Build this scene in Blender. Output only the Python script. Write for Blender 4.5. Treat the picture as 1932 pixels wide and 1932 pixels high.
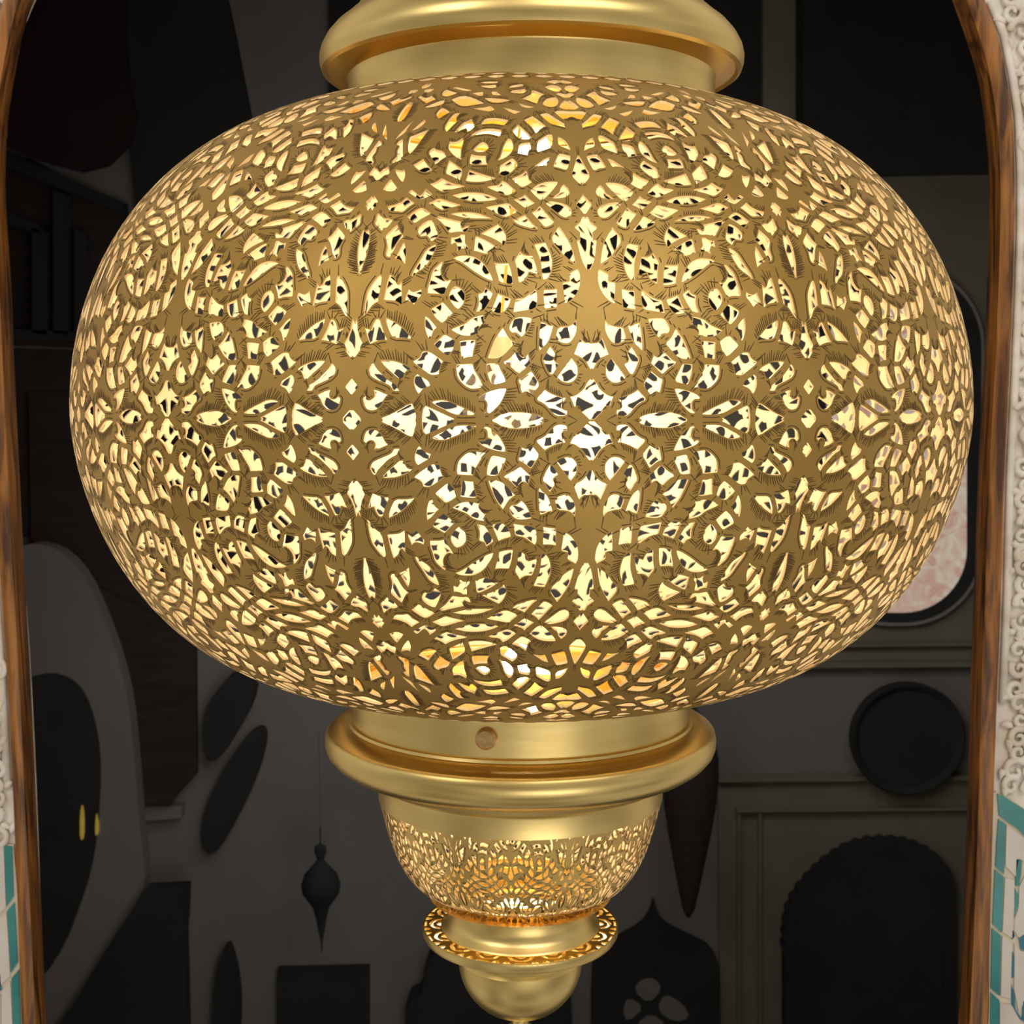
import bpy, bmesh, math, random
import numpy as np
from mathutils import Vector, Matrix
from mathutils.geometry import delaunay_2d_cdt
for o in list(bpy.data.objects): bpy.data.objects.remove(o)
S = bpy.context.scene; C = S.collection; PI = math.pi
random.seed(4)
# ------------------------------------------------------------------ camera
FPX = 2550.0; DIST = 0.79; CZ = 0.0125; PITCH = math.radians(5.2)
cam = bpy.data.cameras.new('camera'); cam.sensor_width = 36; cam.lens = 36*FPX/1932
co = bpy.data.objects.new('camera', cam); C.objects.link(co); S.camera = co
co.location = (0, -DIST, CZ); co.rotation_euler = (PI/2-PITCH, 0, 0)
cam.dof.use_dof = True; cam.dof.focus_distance = 0.60; cam.dof.aperture_fstop = 32
cam.clip_start = 0.02; cam.clip_end = 50
# ------------------------------------------------------------------ world, lights, exposure
S.view_settings.view_transform = 'Standard'; S.view_settings.look = 'None'
S.view_settings.exposure = 0.0; S.view_settings.gamma = 1; S.view_settings.use_curve_mapping = False
w = bpy.data.worlds.new('world'); S.world = w; w.use_nodes = True
w.node_tree.nodes['Background'].inputs[0].default_value = (1.0, 0.93, 0.82, 1)
w.node_tree.nodes['Background'].inputs[1].default_value = 0.40
_w = w.node_tree; _c = _w.nodes.new('ShaderNodeTexCoord'); _nz = _w.nodes.new('ShaderNodeTexNoise'); _nz.inputs['Scale'].default_value = 2.6; _nz.inputs['Detail'].default_value = 3
_r = _w.nodes.new('ShaderNodeValToRGB'); _r.color_ramp.elements[0].position = .38; _r.color_ramp.elements[1].position = .62
_r.color_ramp.elements[0].color = (.42, .33, .24, 1); _r.color_ramp.elements[1].color = (1.5, 1.4, 1.22, 1)
_w.links.new(_c.outputs['Generated'], _nz.inputs['Vector']); _w.links.new(_nz.outputs['Fac'], _r.inputs[0]); _w.links.new(_r.outputs[0], _w.nodes['Background'].inputs[0])
def area(name, loc, target, sx, sy, power, col):
    l = bpy.data.lights.new(name, 'AREA'); l.shape = 'RECTANGLE'; l.size = sx; l.size_y = sy; l.energy = power; l.color = col
    o = bpy.data.objects.new(name, l); C.objects.link(o); o.location = loc
    o.rotation_euler = (Vector(target)-Vector(loc)).to_track_quat('-Z', 'Y').to_euler(); return o
area('shop_ceiling_light', (0.9, -1.9, 1.5), (0, 0, 0), 1.6, 0.9, 18, (1, 0.95, 0.86))
area('shop_ceiling_light', (-1.3, -1.5, 1.2), (0, 0, 0), 0.5, 0.8, 9, (1, 0.93, 0.82))
area('shop_low_light', (0.6, -2.0, -1.0), (0, 0, -.2), 1.2, 0.5, 5, (1, 0.96, 0.9))  # unseen area light low on the shop side
area('back_room_fill', (0.2, 1.3, 0.1), (0.25, 2.3, -0.75), 1.4, 0.3, 2.6, (1, 0.95, 0.9))  # unseen fill added so the lower back wall reads lit
area('back_room_upper_fill', (0, 1.2, 0.9), (0, 2.3, 0.6), 1.2, 0.3, 0.5, (1, 0.93, 0.88))  # weak unseen fill added to lift the upper back wall
# ------------------------------------------------------------------ helpers
def link(name, me, parent=None):
    o = bpy.data.objects.new(name, me); C.objects.link(o)
    if parent: o.parent = parent
    return o
def mesh(name, vs, fs, mats, parent=None, smooth=False, mi=None, sharp=None):
    me = bpy.data.meshes.new(name); me.from_pydata([tuple(map(float, v)) for v in vs], [], fs)
    for m in (mats if isinstance(mats, (list, tuple)) else [mats]): me.materials.append(m)
    if mi is not None: me.polygons.foreach_set('material_index', mi)
    if smooth: me.polygons.foreach_set('use_smooth', [True]*len(me.polygons))
    me.update()
    if sharp: me.set_sharp_from_angle(angle=math.radians(sharp))
    return link(name, me, parent)
def fromparts(name, parts, mats, parent=None, smooth=False, sharp=None):
    vs, fs, mi = [], [], []
    for p in parts:
        v, f = p[0], p[1]; k = len(vs); vs += list(v); fs += [tuple(i+k for i in q) for q in f]; mi += [p[2] if len(p) > 2 else 0]*len(f)
    return mesh(name, vs, fs, mats, parent, smooth, mi, sharp)
def empty(name, loc, label, cat, group=None):
    o = bpy.data.objects.new(name, None); C.objects.link(o); o.location = loc; o.empty_display_size = .02
    return tag(o, label, cat, group)
def tag(o, label=None, cat=None, group=None, kind=None):
    if label: o['label'] = label
    if cat: o['category'] = cat
    if group: o['group'] = group
    if kind: o['kind'] = kind
    return o
def ray(px, py):
    x = (px-966)/FPX; y = -(py-966)/FPX; c, s = math.cos(PITCH), math.sin(PITCH)
    return np.array([x, c+y*s, -s+y*c])
def PT(px, py, Y):
    d = ray(px, py); t = (Y+DIST)/d[1]; return np.array([d[0]*t, Y, CZ+d[2]*t])
def ZF(py, r):            # height of a front-centre point of a ring of radius r
    return PT(983, py, -r)[2]
def lathe(prof, n=128, close=False):
    vs, fs = [], []
    for r, z in prof:
        for i in range(n):
            a = 2*PI*i/n; vs.append((r*math.cos(a), r*math.sin(a), z))
    m = len(prof)
    for j in range(m-1 if not close else m):
        for i in range(n):
            a, b = j*n+i, j*n+(i+1) % n; j2 = (j+1) % m; c, d = j2*n+(i+1) % n, j2*n+i
            fs.append((a, b, c, d))
    return vs, fs
def smoothp(pts, it=2, closed=False):
    for _ in range(it):
        q = [] if closed else [pts[0]]
        n = len(pts)
        for i in range(n if closed else n-1):
            a, b = np.array(pts[i]), np.array(pts[(i+1) % n]); q += [tuple(.75*a+.25*b), tuple(.25*a+.75*b)]
        if not closed: q.append(pts[-1])
        pts = q
    return pts
def tube(pts, rad, n=8, caps=True):
    pts = [Vector(p) for p in pts]; vs, fs = [], []
    rads = rad if isinstance(rad, (list, tuple)) else [rad]*len(pts)
    up = Vector((0, 1, 0.01))
    for k, p in enumerate(pts):
        t = (pts[min(k+1, len(pts)-1)]-pts[max(k-1, 0)]).normalized()
        a = t.cross(up)
        if a.length < 1e-3: a = t.cross(Vector((1, 0, 0)))
        a.normalize(); b = t.cross(a)
        for i in range(n):
            an = 2*PI*i/n; vs.append(tuple(p+(a*math.cos(an)+b*math.sin(an))*rads[k]))
    for k in range(len(pts)-1):
        for i in range(n): fs.append((k*n+i, k*n+(i+1) % n, (k+1)*n+(i+1) % n, (k+1)*n+i))
    if caps: fs += [tuple(range(n))[::-1], tuple((len(pts)-1)*n+i for i in range(n))]
    return vs, fs
def prism(pts, Y, th):     # pts: (x,z) outline in the plane y=Y, going back by th
    n = len(pts)
    from mathutils.geometry import tessellate_polygon
    tri = tessellate_polygon([[Vector((p[0], p[1], 0)) for p in pts]])
    vs = [(p[0], Y, p[1]) for p in pts]+[(p[0], Y+th, p[1]) for p in pts]
    fs = [tuple(t) for t in tri]+[tuple(i+n for i in t[::-1]) for t in tri]
    fs += [(i, (i+1) % n, (i+1) % n+n, i+n) for i in range(n)]
    return vs, fs
def pxprism(pp, Y, th):
    q = [PT(a, b, Y) for a, b in pp]; return prism([(v[0], v[2]) for v in q], Y, th)
def fixn(o):
    bm = bmesh.new(); bm.from_mesh(o.data); bmesh.ops.recalc_face_normals(bm, faces=bm.faces); bm.to_mesh(o.data); bm.free(); return o
def nd(m, t, **k):
    n = m.node_tree.nodes.new(t)
    for a, b in k.items(): setattr(n, a, b)
    return n
def mat(name, col, rough=.6, metal=0, noise=None, scale=20, col2=None, bump=0, stretch=(1, 1, 1), aniso=0, emit=None, es=0, detail=4, dist=0, ramp=(.35, .65)):
    m = bpy.data.materials.new(name); m.use_nodes = True; nt = m.node_tree; b = nt.nodes['Principled BSDF']
    b.inputs['Base Color'].default_value = (*col, 1); b.inputs['Roughness'].default_value = rough; b.inputs['Metallic'].default_value = metal
    if aniso: b.inputs['Anisotropic'].default_value = aniso
    if col2 or bump:
        tc = nd(m, 'ShaderNodeTexCoord'); mp = nd(m, 'ShaderNodeMapping'); mp.inputs['Scale'].default_value = stretch
        no = nd(m, 'ShaderNodeTexNoise'); no.inputs['Scale'].default_value = scale; no.inputs['Detail'].default_value = detail; no.inputs['Distortion'].default_value = dist
        nt.links.new(tc.outputs['Object'], mp.inputs[0]); nt.links.new(mp.outputs[0], no.inputs['Vector'])
        if col2:
            r = nd(m, 'ShaderNodeValToRGB'); r.color_ramp.elements[0].position = ramp[0]; r.color_ramp.elements[1].position = ramp[1]
            r.color_ramp.elements[0].color = (*col, 1); r.color_ramp.elements[1].color = (*col2, 1)
            nt.links.new(no.outputs['Fac'], r.inputs[0]); nt.links.new(r.outputs[0], b.inputs['Base Color'])
            if emit == 'tex': nt.links.new(r.outputs[0], b.inputs['Emission Color'])
        if bump:
            bp = nd(m, 'ShaderNodeBump'); bp.inputs['Strength'].default_value = bump; bp.inputs['Distance'].default_value = .002
            nt.links.new(no.outputs['Fac'], bp.inputs['Height']); nt.links.new(bp.outputs[0], b.inputs['Normal'])
    if emit:
        if emit != 'tex': b.inputs['Emission Color'].default_value = (*emit, 1)
        b.inputs['Emission Strength'].default_value = es
    return m
M = {}
M['globe'] = mat('dimmed_globe_brass', (.46, .285, .075), .54, .88, scale=14, col2=(.56, .365, .115), bump=.05)  # collar brass in a darker tone, standing for dimmer light on the globe
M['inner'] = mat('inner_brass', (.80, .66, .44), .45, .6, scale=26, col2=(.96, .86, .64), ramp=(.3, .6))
M['brass'] = mat('spun_brass', (.74, .55, .20), .32, 1, scale=9, col2=(.84, .65, .27), stretch=(1, 1, 9), aniso=.5, bump=.04, detail=8)
M['cap'] = mat('polished_inner_brass', (.86, .52, .10), .22, 1)
M['engrave'] = mat('dark_patina', (.13, .075, .02), .7, .3)
M['screw'] = mat('worn_brass_screw', (.55, .36, .16), .4, 1, scale=300, col2=(.75, .5, .25))
M['wood'] = mat('stained_wood', (.075, .024, .006), .38, 0, scale=22, col2=(.42, .17, .032), stretch=(7, 7, .6), bump=.25, dist=.6, detail=7, ramp=(.36, .66))
M['plaster'] = mat('carved_plaster', (.90, .86, .80), .7, 0, scale=45, col2=(.70, .63, .53), bump=.5)
M['grout'] = mat('pale_grout', (.72, .64, .52), .85, 0, scale=80, bump=.4)
M['teal'] = mat('teal_glazed_tile', (.02, .19, .19), .18, 0, scale=18, col2=(.05, .30, .30))
M['white'] = mat('white_glazed_tile', (.72, .68, .64), .2, 0, scale=12, col2=(.60, .54, .48))
M['blue'] = mat('blue_glazed_tile', (.03, .16, .26), .18, 0, scale=18, col2=(.04, .22, .32))
M['globe2'] = mat('small_bowl_brass', (.80, .57, .20), .36, 1, scale=20, col2=(.82, .58, .2))
M['glass'] = bpy.data.materials.new('clear_glass'); M['glass'].use_nodes = True
_n = M['glass'].node_tree; _n.nodes.clear(); _o = _n.nodes.new('ShaderNodeOutputMaterial'); _x = _n.nodes.new('ShaderNodeMixShader'); _t = _n.nodes.new('ShaderNodeBsdfTransparent'); _g = _n.nodes.new('ShaderNodeBsdfGlossy')
_g.inputs['Roughness'].default_value = .05; _t.inputs[0].default_value = (.96, .94, .9, 1); _x.inputs[0].default_value = .12
_n.links.new(_t.outputs[0], _x.inputs[1]); _n.links.new(_g.outputs[0], _x.inputs[2]); _n.links.new(_x.outputs[0], _o.inputs[0])
M['filament'] = mat('glowing_filament', (1, .9, .7), .5, 0, emit=(1, .86, .62), es=60)
M['addglow'] = mat('added_flange_glow', (1, .95, .8), .5, 0, emit=(1, .9, .66), es=1.3)
# ================================================================== wall with the arched opening
YW = 0.28
LI = [(65, 0), (47, 47), (27, 145), (14, 235), (10, 326), (12, 398), (22, 543), (27, 688), (37, 900), (48, 1114), (59, 1300), (69, 1541), (80, 1754), (88, 1932), (100, 2150)]
LOU = [(5, -2), (-8, 40), (-25, 130), (-36, 225), (-40, 326), (-39, 398), (-32, 543), (-24, 688), (-12, 900), (0, 1103), (13, 1274), (24, 1487), (32, 1701), (40, 1932), (50, 2150)]
RI = [(1796, 0), (1823, 72), (1845, 145), (1859, 235), (1865, 308), (1866, 434), (1861, 579), (1856, 700), (1844, 900), (1838, 1114), (1830, 1300), (1825, 1541), (1817, 1754), (1808, 1932), (1795, 2150)]
RO = [(1859, 0), (1885, 65), (1901, 145), (1912, 217), (1916, 326), (1916, 434), (1911, 579), (1906, 700), (1896, 900), (1891, 1114), (1882, 1327), (1875, 1514), (1871, 1701), (1865, 1932), (1856, 2150)]
def arc(l, r, pk):        # the arch over the opening, above the frame of the photograph
    a, b = l[0], r[0]; q = []
    for k in range(1, 14):
        t = k/14; cx = a[0]+(b[0]-a[0])*(.5-.5*math.cos(PI*t)); q.append((cx, a[1]-(pk)*math.sin(PI*t)**.85))
    return q
def ell(A, B, y0, f0, f1): return [(938-A*math.cos(f), y0-B*math.sin(f)) for f in np.linspace(f0, PI-f1, 25)[1:-1]]
inner = LI[::-1]+ell(928, 1052, 380, .355, .39)+RI
outer = LOU[::-1]+ell(978, 1130, 375, .33, .345)+RO
P2 = lambda L, Y: [PT(a, b, Y) for a, b in L]
inn, out = smoothp([tuple(p) for p in P2(inner, YW+.022)], 1), smoothp([tuple(p) for p in P2(outer, YW)], 1)
n = len(inn); vs, fs = [], []
for i in range(n):          # five points across the board: rounded front edges and a deep reveal
    a, b = np.array(inn[i]), np.array(out[i]); a[1] = YW; d = b-a
    for t, y in ((0, .022), (.02, .012), (.10, .000), (.5, -.0025), (.92, -.0015), (1, .002), (1, .035)):
        p = a+d*t; vs.append((p[0], YW+y, p[2]))
for i in range(n-1):
    for k in range(7):
        k2 = (k+1) % 7; fs.append((i*7+k, i*7+k2, (i+1)*7+k2, (i+1)*7+k))
fr = fixn(mesh('arch_frame', vs, fs, M['wood'], None, True, None, 50))
tag(fr, 'stained brown wooden arch frame curving around the dark opening behind the lantern', 'frame')
# wall around the arch
RW = [(-2.2, -1.6), (2.2, -1.6), (2.2, 1.5), (-2.2, 1.5)]
ow = [(p[0], p[2]) for p in out]
def wallside(sgn):
    half = [p for p in ow]; m = n//2
    if sgn < 0: pts = [(-2.2, -1.6), (half[0][0], -1.6)]+half[:m+1]+[(half[m][0], 1.5), (-2.2, 1.5)]
    else: pts = [(2.2, 1.5), (half[m][0], 1.5)]+half[m:]+[(half[-1][0], -1.6), (2.2, -1.6)]
    return prism(pts, YW+.004, .05)
wl = fixn(fromparts('wall_front', [wallside(-1), wallside(1)], M['plaster'])); tag(wl, 'pale plaster wall around the arch', 'wall', None, 'structure')
# carved plaster scrollwork beside the frame
def spiral(cx, cz, r, turns, sg, ph, y):
    q = []
    for k in range(26):
        t = k/25; a = ph+sg*turns*2*PI*t; rr = r*(1-.82*t); q.append((cx+rr*math.cos(a), y, cz+rr*math.sin(a)))
    return q
rc = random.Random(12); parts = []
def carve(x0f, x1f, za, zb, step):
    z = za
    while z < zb:
        xa, xb = x0f(z), x1f(z); x = xa
        while x < xb:
            r = rc.uniform(.006, .0105); sg = rc.choice((-1, 1)); ph = rc.random()*6.28
            q = spiral(x+rc.uniform(-.003, .003), z+rc.uniform(-.003, .003), r, rc.uniform(.9, 1.4), sg, ph, YW+.001)
            parts.append(tube(q, [.0030*(1-.5*k/25) for k in range(26)], 7))
            a = ph+2.5; L = rc.uniform(.007, .012)
            c = Vector((x+.9*r*math.cos(a), YW+.0015, z+.9*r*math.sin(a))); d = Vector((math.cos(a+1.2*sg), 0, math.sin(a+1.2*sg)))
            lf = [c+d*L*t+Vector((0, 0, .002*math.sin(3*t))) for t in (0, .2, .45, .7, 1)]
            parts.append(tube(lf, [.0006, .0026, .0032, .0022, .0004], 8))
            x += .0145
        z += step
def interp_x(poly, off):
    zz_ = [p[2] for p in P2(poly, YW)]; xx_ = [p[0] for p in P2(poly, YW)]
    return lambda z: float(np.interp(-z, [-v for v in zz_], xx_))+off
rx = interp_x(RO, .017); lx_ = interp_x(LOU, -.016)
ztile_r = PT(1885, 1500, YW)[2]; ztile_l = PT(20, 1590, YW)[2]
carve(rx, lambda z: .46, ztile_r+.008, .40, .0135)
carve(lambda z: -.46, lambda z: lx_(z)+.006, ztile_l+.008, .40, .0135)
cp = fromparts('carved_scrollwork', parts, M['plaster'], wl, True)
# plain moulded bead that runs along the frame
for L_, s_ in ((RO, 1), (LOU, -1)):
    q = [PT(a+s_*7, b, YW) for a, b in L_ if b < (1500 if s_ > 0 else 1600)]
    v, f = tube([(p[0]+.002*s_, YW+.003, p[2]) for p in q], .0034, 10); mesh('plaster_bead', v, f, M['plaster'], wl, True)
# glazed tile dado, traced piece by piece
def P5(x, y): return (1732+x/3.63, 1400+y/3.63)
def P6(x, y): return (x/3.63, 1400+y/3.63)
def tilepanel(name, side, bedpx, pieces):
    prts = [pxprism(bedpx, YW+.001, .012)+(0,)]
    for m_, fn_, pts in pieces: prts.append(pxprism([fn_(*p) for p in pts], YW-.0006, .003)+(m_,))
    o = fixn(fromparts(name, prts, [M['grout'], M['teal'], M['white'], M['blue']], wl)); o['label'] = 'teal and white tile mosaic dado, '+side+' of the arch'; return o
R_ = [(1, P5, [(545, 355), (600, 380), (740, 470), (740, 655), (690, 600), (612, 545), (556, 505)]),
      (1, P5, [(552, 530), (600, 560), (590, 905), (532, 855), (540, 690)]), (1, P5, [(528, 875), (588, 925), (572, 1305), (512, 1245)]),
      (1, P5, [(508, 1275), (568, 1325), (560, 1740), (500, 1690)]), (1, P5, [(500, 1715), (558, 1770), (555, 2140), (495, 2100)]),
      (2, P5, [(608, 570), (740, 665), (740, 820), (690, 800), (670, 920), (600, 850)]), (2, P5, [(598, 930), (662, 945), (655, 1350), (580, 1300)]),
      (2, P5, [(578, 1330), (645, 1390), (635, 1760), (568, 1740)]), (2, P5, [(562, 1790), (640, 1800), (700, 1910), (700, 2140), (560, 2140)]),
      (1, P5, [(675, 800), (712, 815), (708, 900), (692, 985), (668, 985)]), (1, P5, [(665, 1000), (688, 1050), (680, 1130), (655, 1205)]),
      (2, P5, [(695, 990), (740, 900), (740, 1320), (690, 1340), (660, 1290), (662, 1215), (688, 1140)]),
      (3, P5, [(648, 1280), (665, 1330), (645, 1352)]), (3, P5, [(692, 1340), (740, 1310), (740, 1430), (705, 1420)]),
      (3, P5, [(650, 1440), (662, 1500), (655, 1610), (642, 1620)]), (2, P5, [(662, 1380), (700, 1430), (740, 1440), (740, 1760), (690, 1850), (660, 1700)]),
      (3, P5, [(636, 1650), (660, 1720), (668, 1830), (715, 1900), (720, 1780), (745, 1760), (745, 1930), (690, 1890), (645, 1810)])]
L_ = [(1, P6, [(30, 712), (80, 718), (90, 1060), (45, 1125)]), (1, P6, [(50, 1155), (97, 1100), (120, 1510), (75, 1580)]),
      (1, P6, [(78, 1620), (128, 1560), (140, 1950), (92, 2000)]), (1, P6, [(92, 2020), (142, 1970), (160, 2300), (110, 2300)]),
      (2, P6, [(-60, 712), (24, 712), (40, 1130), (-60, 1230)]), (2, P6, [(-60, 1260), (44, 1165), (68, 1600), (-60, 1740)]), (2, P6, [(10, 1705), (70, 1640), (88, 2020), (10, 2080)]),
      (3, P6, [(-40, 1500), (2, 1600), (8, 1700), (-40, 1720)]), (2, P6, [(-60, 1780), (2, 1730), (4, 2100), (-60, 2150)])]
tilepanel('tile_dado', 'right', [(1868, 1500), (1880, 1494), (1990, 1560), (1990, 2150), (1856, 2150), (1866, 1900)], R_)
tilepanel('tile_dado', 'left', [(-60, 1594), (25, 1594), (34, 1700), (42, 1932), (52, 2150), (-60, 2150)], L_)
# ================================================================== dim room behind
YB = 2.2
G_ = dict(rough=.9)
M['bwall'] = mat('dim_grey_wall', (.22, .205, .20), scale=3, col2=(.26, .245, .235), **G_)
M['bgreen'] = mat('olive_grey_panel', (.20, .185, .135), scale=8, col2=(.235, .22, .165), **G_)
M['bdark'] = mat('near_black_lacquer', (.026, .026, .027), scale=10, col2=(.034, .034, .034), **G_)
M['bblue'] = mat('blue_black_iron', (.022, .028, .034), scale=10, col2=(.03, .036, .042), **G_)
M['bbrown'] = mat('very_dark_brown_wood', (.045, .030, .026), scale=9, col2=(.03, .02, .018), stretch=(1, 1, 8), **G_)
M['bred'] = mat('dark_red_cloth', (.035, .016, .016), scale=9, col2=(.028, .012, .013), **G_)
M['bfloor'] = mat('dark_stone_floor', (.08, .07, .06), scale=4, col2=(.06, .055, .05), rough=.5)
M['brim'] = mat('grey_painted_rim', (.30, .28, .26), **G_)
M['mirglow'] = mat('rosy_mirror_glow', (.55, .30, .24), .5, 0, scale=28, col2=(.66, .58, .46), emit='tex', es=.55, detail=8, dist=1.2)  # brightness of the mirror's reflection put in as emission
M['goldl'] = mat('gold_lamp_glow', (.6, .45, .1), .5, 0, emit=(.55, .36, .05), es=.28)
def box(x0, x1, y0, y1, z0, z1):
    v = [(x, y, z) for x in (x0, x1) for y in (y0, y1) for z in (z0, z1)]
    return v, [(0, 1, 3, 2), (4, 6, 7, 5), (0, 4, 5, 1), (2, 3, 7, 6), (0, 2, 6, 4), (1, 5, 7, 3)]
def struct(name, parts, m): return tag(fixn(fromparts(name, parts, m)), kind='structure')
struct('wall_back', [box(-2.25, 2.25, YB, YB+.05, -1.6, 1.5)], M['bwall'])
struct('wall_left', [box(-2.25, -2.2, YW+.06, YB, -1.6, 1.5)], M['bbrown'])
struct('wall_right', [box(2.2, 2.25, YW+.06, YB, -1.6, 1.5)], M['bbrown'])
struct('ceiling', [box(-2.2, 2.2, YW+.055, YB, 1.5, 1.55)], M['bdark'])
struct('floor', [box(-2.2, 2.2, YW+.055, YB, -1.65, -1.6)], M['bfloor'])
def P3(x, y): return (x*.5344, 900+y*.5342)
def P4(x, y): return (1232+x*.5344, 900+y*.5342)
def P7(x, y): return (550+x*.44, 1300+y*.44)
def flat(name, pts, m, label, cat, Y=YB, th=.04, group=None, parent=None, off=0.0):
    v, f = pxprism(pts, Y-th-off, th-.001); o = fixn(mesh(name, v, f, m, parent))
    if label: tag(o, label, cat, group)
    return o
# left: tall oval mirror in a pale surround
sur = smoothp([P3(-60, 420), P3(20, 270), P3(90, 238), P3(150, 235), P3(230, 270), P3(300, 350), P3(360, 480), P3(420, 650), P3(455, 800), P3(475, 1000), P3(490, 1200), P3(512, 1400), P3(505, 1470), P3(380, 1660), P3(215, 1940), P3(-60, 2100)], 1, True)
t = empty('oval_mirror', tuple(PT(60, 1500, YB)), 'tall dark oval mirror in a wide pale grey surround at far left, behind the frame', 'mirror')
def child(o, p): o.parent = p; o.location = -p.location; return o
child(flat('surround', sur, M['brim' if 0 else 'bwall'], None, None, th=.05, off=.052), t)
gl = smoothp([P3(-40, 900), P3(40, 740), P3(110, 705), P3(180, 690), P3(250, 710), P3(300, 760), P3(335, 860), P3(352, 960), P3(355, 1080), P3(345, 1250), P3(320, 1400), P3(280, 1520), P3(230, 1650), P3(160, 1760), P3(40, 1860), P3(-40, 1800)], 1, True)
child(flat('mirror_glass', gl, M['bdark'], None, None, th=.055, off=.052), t)
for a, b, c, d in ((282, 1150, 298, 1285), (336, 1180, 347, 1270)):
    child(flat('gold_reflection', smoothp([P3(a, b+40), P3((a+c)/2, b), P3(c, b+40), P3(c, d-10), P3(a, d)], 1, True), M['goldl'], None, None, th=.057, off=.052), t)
flat('wood_panel', [P3(330, 380), P3(690, 560), P3(694, 1050), P3(640, 1110), P3(600, 1160), P3(486, 1160), P3(478, 1000), P3(455, 790), P3(420, 640)], M['bbrown'], 'dark brown wooden panel between the oval mirror and the grey wall', 'panel', th=.02, off=.031)
flat('upper_panel', [P3(100, -300), P3(560, -300), P3(650, 480), P3(690, 560), P3(330, 380), P3(230, 255), P3(110, 225)], M['bbrown'], 'large dark board on the wall above the oval mirror', 'panel', th=.014, off=.016)
flat('wall_shelf', [P3(485, 1163), P3(645, 1163), P3(640, 1205), P3(468, 1218)], M['bwall'], 'thin grey wall shelf under the dark brown wooden panel', 'shelf', th=.03)
flat('draped_cloth', [P3(518, 1450), P3(664, 1442), P3(660, 1560), P3(655, 1600), P3(664, 1990), P3(180, 1990), P3(330, 1750), P3(440, 1570)], M['bdark'], 'dark slanting cover at the bottom left beside the oval mirror', 'cloth', th=.03, off=.115)
# dark long shapes on the wall
flat('leather_pouch', smoothp([P3(716, 830), P3(760, 760), P3(820, 690), P3(900, 730), P3(885, 810), P3(840, 890), P3(775, 1000), P3(718, 1005)], 1, True), M['bdark'], 'short black pouch hanging left under the glowing globe', 'pouch', th=.06)
flat('paddle', smoothp([P3(937, 885), P3(937, 960), P3(890, 1100), P3(830, 1220), P3(780, 1310), P3(740, 1338), P3(710, 1310), P3(710, 1210), P3(760, 1080), P3(840, 950), P3(895, 890)], 2, True), M['bdark'], 'long black leaf-shaped paddle leaning on the grey wall', 'paddle', th=.03)
flat('picture', [P3(978, 1745), P3(1302, 1738), P3(1302, 2000), P3(978, 2000)], M['bdark'], 'black rectangular picture on the wall below the small dark lantern', 'picture', th=.03)
flat('tall_vase', smoothp([P3(748, 2000), P3(752, 1860), P3(765, 1730), P3(795, 1655), P3(815, 1700), P3(832, 1770), P3(842, 1870), P3(836, 2000)], 1, True), M['bdark'], 'slender dark pointed vase left of the black rectangular picture', 'vase', th=.05)
flat('carved_stand', smoothp([P7(480, 1500), P7(492, 1345), P7(560, 1320), P7(572, 1190), P7(640, 1100), P7(1150, 1100), P7(1200, 1300), P7(1205, 1500)], 1, True), M['bdark'], 'black carved stand low behind the lantern tip', 'stand', th=.08)
# small lantern silhouette
def turned(name, prof_px, cxpx, Y, m, label, cat):
    s = (Y+DIST)/FPX*1.0; b = PT(cxpx, prof_px[-1][1], Y); o = empty(name, tuple(b), label, cat)
    pr = [(max(w_*s, .0004), PT(cxpx, y, Y)[2]-b[2]) for w_, y in prof_px]
    return o, pr
def tpart(name, pr, root, m, n=40):
    v, f = lathe(pr, n); return fixn(mesh(name, v, f, m, root, True, None, 40))
o, pr = turned('small_lantern', [(1.5, 1560), (1.5, 1590), (3, 1592), (11, 1597), (12, 1608), (8, 1616), (7, 1622), (17, 1634), (32, 1650), (38, 1668), (36, 1684), (26, 1698), (16, 1712), (10, 1735), (6, 1758), (2.5, 1775), (.8, 1797)], 607, 1.9, None, 'small black bulbous lantern with a long spike, hanging left of the big lower bowl', 'lantern')
tpart('cap', pr[2:7], o, M['bblue']); tpart('body', pr[6:12], o, M['bblue']); tpart('spike', pr[11:], o, M['bblue'])
tpart('hanger', [pr[0], pr[1], pr[2]], o, M['bblue'], 12)
v, f = tube([(0, 0, pr[0][1]), (0, 0, pr[0][1]+.2)], .0004, 6); mesh('chain', v, f, M['bblue'], o)
o, pr = turned('pendant_shade', [(4, 1330), (18, 1345), (46, 1390), (54, 1430), (55, 1470), (50, 1520), (42, 1570), (32, 1620), (22, 1670), (12, 1715), (4, 1730), (.6, 1732)], 1299, 1.9, None, 'long dark tapering pendant shade hanging right of the lantern bowl', 'pendant lamp')
tpart('shade', pr[1:], o, M['bbrown']); tpart('shade_cap', pr[:2], o, M['bblue'])
v, f = tube([(0, 0, pr[0][1]), (0, 0, pr[0][1]+.5)], .0015, 6); mesh('cord', v, f, M['bblue'], o)
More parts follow.
